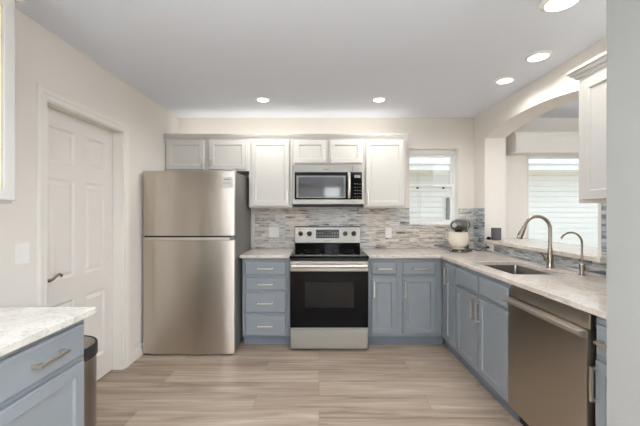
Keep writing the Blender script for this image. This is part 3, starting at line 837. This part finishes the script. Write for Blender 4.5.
# base plate: rounded long plate
def plate(pts_r, zs_):
    mb = MB(); V = []; F = []; n = 40
    for z, sc in zs_:
        for k in range(n):
            a = 2 * PI * k / n; c_, s_ = math.cos(a), math.sin(a)
            V.append((-.01 + .155 * sc * math.copysign(abs(c_) ** .7, c_), .105 * sc * math.copysign(abs(s_) ** .75, s_), z))
    for j in range(len(zs_) - 1):
        for k in range(n): F.append((j * n + k, j * n + (k + 1) % n, (j + 1) * n + (k + 1) % n, (j + 1) * n + k))
    F.append(tuple(range(n))[::-1]); F.append(tuple(range((len(zs_) - 1) * n, len(zs_) * n)))
    return mb.add(V, F)
lobj('base', plate(None, [(0, .96), (.006, 1), (.018, .98), (.028, .88), (.030, .80)]), 'mixer_grey', t)
lobj('column', MB().tube([(-.105, 0, .02), (-.105, 0, .08), (-.095, 0, .16), (-.085, 0, .25)], [.056, .044, .040, .046], 20), 'mixer_grey', t)
hd = MB(); prof_h = [(.0, -.165), (.030, -.160), (.052, -.135), (.062, -.09), (.064, -.03), (.062, .04), (.056, .10), (.046, .14), (.030, .162), (.0, .168)]
hd.lathe(prof_h, (0, 0, .287), 'x', 24, sx=1.2, sy=1.12)
hd = lobj('head', hd, 'mixer_grey', t)
lobj('trim_band', MB().lathe([(.0645, -.012), (.0655, -.010), (.0655, .010), (.0645, .012)], (-.02, 0, .287), 'x', 24, sx=1.2, sy=1.12, cap=False), 'nickel', hd)
lobj('hub', MB().lathe([(0, .0), (.024, .0), (.024, .02), (.018, .026), (0, .026)], (.150, 0, .285), 'x', 20), 'nickel', hd)
lobj('beater_shaft', MB().lathe([(0, .0), (.03, .0), (.036, .03), (.04, .06), (0, .06)], (.055, 0, .185), 'z', 20), 'mixer_grey', t)
lobj('speed_lever', MB().tube([(-.04, .06, .262), (-.04, .078, .262)], .006, 8), 'black_plastic', hd)
bw = MB(); prof_b = [(0, .0), (.062, .0), (.064, .010), (.056, .018), (.078, .030), (.096, .055), (.104, .09), (.103, .130), (.098, .172), (.101, .178), (.101, .184), (.096, .185), (.094, .170), (.098, .13), (.098, .09), (.09, .06), (.07, .038), (0, .035)]
lobj('bowl', bw.lathe(prof_b, (.052, 0, .030), 'z', 40), 'cream_bowl', t)
lobj('bowl_handle', MB().tube([(.052, -.096, .198), (.052, -.128, .196), (.052, -.137, .165), (.052, -.125, .13), (.052, -.100, .122)], .007, 10), 'cream_bowl', t)

# ------------------------------------------------------------------ small things on the ledge and walls
sx_, sy_ = 1.885, 3.405
t = thing('smart_speaker', 'small dark grey square speaker on the far end of the bar ledge', 'speaker', (sx_, sy_, 1.046))
obj('body', MB().prism([(p[0], p[1]) for p in rr(sx_ - .04, sx_ + .04, sy_ - .04, sy_ + .04, .018, 0)], 1.052, 1.172), 'fabric_grey', t, .004, True)
obj('base', MB().prism([(p[0], p[1]) for p in rr(sx_ - .037, sx_ + .037, sy_ - .037, sy_ + .037, .018, 0)], 1.046, 1.052), 'black_plastic', t)
t = thing('sunglasses', 'folded dark glasses lying on the bar ledge beside the small speaker', 'glasses', (1.83, 3.42, 1.046))
m = MB()
for cx_ in (1.802, 1.858):
    pts = [(cx_ + .024 * math.cos(a * PI / 8), 3.40, 1.062 + .015 * math.sin(a * PI / 8)) for a in range(17)]
    m.tube(pts, .0024, 8)
m.tube([(1.826, 3.40, 1.064), (1.83, 3.398, 1.068), (1.834, 3.40, 1.064)], .0022, 8)
obj('frame', m, 'black_plastic', t, 0, True)
m = MB()
for cx_ in (1.802, 1.858): m.lathe([(0, -.0008), (.022, -.0008), (.022, .0008), (0, .0008)], (cx_, 3.40, 1.062), 'y', 24, sy=.62)
obj('lens', m, 'black_glass', t, 0, True)
for s_, a_, b_ in ((1, 1.782, 1.862), (2, 1.878, 1.798)):
    obj('temple', MB().tube([(a_, 3.402, 1.064), (a_ + (b_ - a_) * .06, 3.412 + s_ * .004, 1.063), (b_, 3.418 + s_ * .006, 1.0505)], .0022, 8), 'black_plastic', t, 0, True)

def plate_thing(name, label, cat, mp, u, v, wd, ht, kind, gang=1, group='wall plates'):
    t = thing(name, label, cat, mp(u, v, 0), group)
    obj('cover_plate', MB().rings(u - wd / 2, u + wd / 2, v - ht / 2, v + ht / 2, [(0, 0), (0, .003), (.003, .006), (.004, .006)], mp), 'white_plastic', t)
    for k in range(gang):
        cu = u + (k - (gang - 1) / 2) * .046
        if kind[k] == 's':
            obj('rocker', MB().rings(cu - .016, cu + .016, v - .033, v + .033, [(0, .005), (0, .008), (.002, .0095), (.003, .0095)], mp), 'white_plastic', t)
        else:
            horiz = wd > ht
            for s in (-1, 1):
                cu2, cv2 = (cu + s * .02, v) if horiz else (cu, v + s * .02)
                soc = obj('socket', MB().rings(cu2 - .014, cu2 + .014, cv2 - .014, cv2 + .014, [(0, .005), (0, .007), (.002, .008), (.003, .008)], mp), 'white_plastic', t)
                obj('slot', MB().box((cu2 - .006, cv2 - .001, .0078), (cu2 - .004, cv2 + .007, .0085), mp).box((cu2 + .004, cv2 - .001, .0078), (cu2 + .006, cv2 + .007, .0085), mp), 'mark_dark', soc)
    return t
mT = face_back(YB - .009)
plate_thing('switch_plate', 'double white switch plate on the backsplash left of the range', 'switch', mT, -.533, 1.104, .118, .122, 'ss', 2)
plate_thing('power_outlet', 'single white outlet on the backsplash right of the range', 'outlet', mT, .822, 1.098, .075, .122, 'o', 1)
plate_thing('power_outlet', 'white outlet below the bar ledge with a black plug in it', 'outlet', face_right(XR - .009), 3.415, .964, .125, .076, 'o', 1)
plate_thing('light_switch', 'white light switch on the left wall beside the door casing', 'switch', face_left(XL), 1.80, 1.105, .082, .122, 's', 1)
mixer = [o for o in COL.objects if o.name == 'stand_mixer'][0]
m = MB().box((XR - .040, 3.424, .95), (XR - .0185, 3.448, .974))
m.tube([(XR - .035, 3.437, .962), (XR - .055, 3.445, .962), (XR - .07, 3.47, .94), (XR - .075, 3.50, .921), (XR - .10, 3.56, .9185), (XR - .16, 3.62, .9185), (XR - .20, 3.60, .9185), (XR - .215, 3.585, .922)], .0035, 8)
Lm = mixer.location; Rm = Matrix.Rotation(-mixer.rotation_euler.z, 3, 'Z')
m.v = [tuple(Rm @ (Vector(p) - Lm) + Lm) for p in m.v]
obj('power_cord', m, 'black_plastic', mixer, 0, True)

# ------------------------------------------------------------------ window cornice in the next room
t = thing('window_cornice', 'white boxed cornice above the glazed door in the next room', 'cornice', (3.4, 3.7, 2.016))
cx0, cx1, cyf = 2.235, 4.60, 3.630
obj('box', MB().box((cx0, cyf, 2.030), (cx1, YB - .001, 2.235)), 'trim_white', t, .002)
V = []; cc = [(0, 0), (.004, 0), (.010, .02), (.020, .035), (.022, .05), (0, .05)]; n = len(cc)
for (d, h_) in cc:
    V += [(cx0 - d, YB - .001, 2.200 + h_), (cx0 - d, cyf - d, 2.200 + h_), (cx1 + d, cyf - d, 2.200 + h_), (cx1 + d, YB - .001, 2.200 + h_)]
F = []
for k in range(n):
    k2 = (k + 1) % n
    for j in range(3): F.append((4 * k + j, 4 * k + j + 1, 4 * k2 + j + 1, 4 * k2 + j))
obj('top_molding', MB().add(V, F).box((cx0, cyf, 2.236), (cx1, YB - .001, 2.25)), 'trim_white', t)
obj('bottom_molding', MB().box((cx0 - .012, cyf - .012, 2.014), (cx1 + .012, YB - .001, 2.030)), 'trim_white', t, .004)

# ------------------------------------------------------------------ recessed lights
g = 'recessed ceiling lights'
DL = [(-.554, 3.167, .068, 'recessed ceiling light in front of the wall cabinet over the refrigerator side'),
      (.594, 3.167, .068, 'recessed ceiling light in front of the tall cabinet beside the window'),
      (1.575, 2.71, .075, 'recessed ceiling light nearest the arch, farthest of the right-hand three'),
      (1.575, 2.30, .080, 'middle one of the three recessed ceiling lights along the right side'),
      (1.29, 1.70, .095, 'nearest recessed ceiling light, cut by the top edge of the picture'),
      (-.6, .2, .08, 'added recessed ceiling light, unseen behind the viewer on the left'),  # this one and the next are out of view, added for brightness
      (.9, -.6, .08, 'added recessed ceiling light, unseen behind the viewer on the right')]
for k, (x, y, r, lab) in enumerate(DL):
    t = thing('recessed_light', lab, 'ceiling light', (x, y, ZC), g)
    obj('trim_ring', MB().lathe([(r * .80, -.012), (r * .84, -.008), (r, -.004), (r * 1.06, 0), (r * .80, 0)], (x, y, ZC), seg=36, cap=False), 'white_plastic', t, 0, True)
    obj('lens', MB().lathe([(0, -.009), (r * .80, -.009), (r * .80, -.001), (0, -.001)], (x, y, ZC), seg=36), 'lamp_lens', t)
    l = bpy.data.lights.new('lamp', 'SPOT'); l.energy = (18, 18, 7, 9, 13, 12, 15)[k]; l.spot_size = math.radians(164); l.spot_blend = .45; l.shadow_soft_size = .07; l.color = (1, .98, .95)
    lo = bpy.data.objects.new('lamp', l); COL.objects.link(lo); lo.parent = t; lo.location = (0, 0, -.03)

# ------------------------------------------------------------------ unseen uplighters added out of view to brighten the ceiling
for (x, y, e, lab) in ((-.75, -.9, 380, 'added black torchiere fill lamp by the left wall, unseen behind the viewer'), (3.3, .9, 40, 'added black torchiere fill lamp, unseen in the next room'),
                  (1.9, -1.2, 660, 'added black torchiere fill lamp, unseen in the middle of the living room')):
    t = thing('fill_lamp', lab, 'fill lamp', (x, y, 0), 'added torchiere fill lights')
    obj('base', MB().lathe([(0, 0), (.14, 0), (.14, .012), (.02, .03), (0, .03)], (x, y, 0)), 'black_plastic', t, 0, True)
    obj('pole', MB().lathe([(0, .03), (.012, .03), (.012, 1.62), (0, 1.62)], (x, y, 0), seg=16), 'black_plastic', t, 0, True)
    obj('lamp_shade', MB().lathe([(.02, 1.60), (.10, 1.64), (.17, 1.72), (.176, 1.72), (.105, 1.632), (.02, 1.592)], (x, y, 0), cap=False), 'black_plastic', t, 0, True)
    obj('bulb', MB().lathe([(0, 1.645), (.03, 1.65), (.04, 1.675), (.03, 1.70), (0, 1.705)], (x, y, 0), seg=20), 'lamp_lens', t, 0, True)
    l = bpy.data.lights.new('lamp', 'SPOT'); l.energy = e; l.spot_size = math.radians(165); l.spot_blend = .5; l.shadow_soft_size = .08; l.color = (.90, .95, 1)
    lo = bpy.data.objects.new('lamp', l); COL.objects.link(lo); lo.parent = t; lo.location = (0, 0, 1.75); lo.rotation_euler = (PI, 0, 0)

# ------------------------------------------------------------------ outside: neighbouring house
t = thing('neighbour_house', 'white siding house with pale roof seen through the windows', 'house', (3, 7.5, -.15))
m = MB(); zz = -.15; e_ = .115
while zz < 2.20:
    m.prism([(7.0, zz), (6.975, zz), (6.985, zz + e_ - .007), (7.0, zz + e_ - .007)], -5, 12, lambda u, v, q: (q, u, v)); zz += e_
m.box((-5, 7.0, -.15), (12, 7.1, 2.6))
obj('siding', m, 'siding', t)
obj('soffit', MB().box((-5, 6.52, 2.20), (12, 7.0, 2.21)), 'soffit_cream', t)
obj('fascia', MB().box((-5, 6.48, 2.20), (12, 6.515, 2.33)), 'vinyl_white', t)
m = MB()
y_, z_ = 6.44, 2.33
for k in range(26):
    y2, z2 = y_ + .14, z_ + .05
    m.prism([(y_, z_), (y2, z2), (y2, z2 - .02), (y_, z_ - .012)], -5, 12, lambda u, v, q: (q, u, v)); y_, z_ = y2, z2 - .006
obj('roof', m, 'roof_grey', t)
struct('ground_outside', MB().box((-6, 4.05, -.25), (13, 8, -.15)), 'concrete')
X = (448.5 - 319) / 320 * 6.9; k_ = 6.9 / 320
t = thing('downspout', 'grey vertical drain pipe on the neighbouring wall, seen through the kitchen window', 'pipe', (X, 6.93, 1.2))
obj('pipe', MB().box((X - .03, 6.90, 1.18), (X + .03, 6.965, 1.665)), 'conduit_grey', t, .008)
obj('bracket', MB().box((X - .04, 6.895, 1.40), (X + .04, 6.97, 1.42)), 'conduit_grey', t, .002)
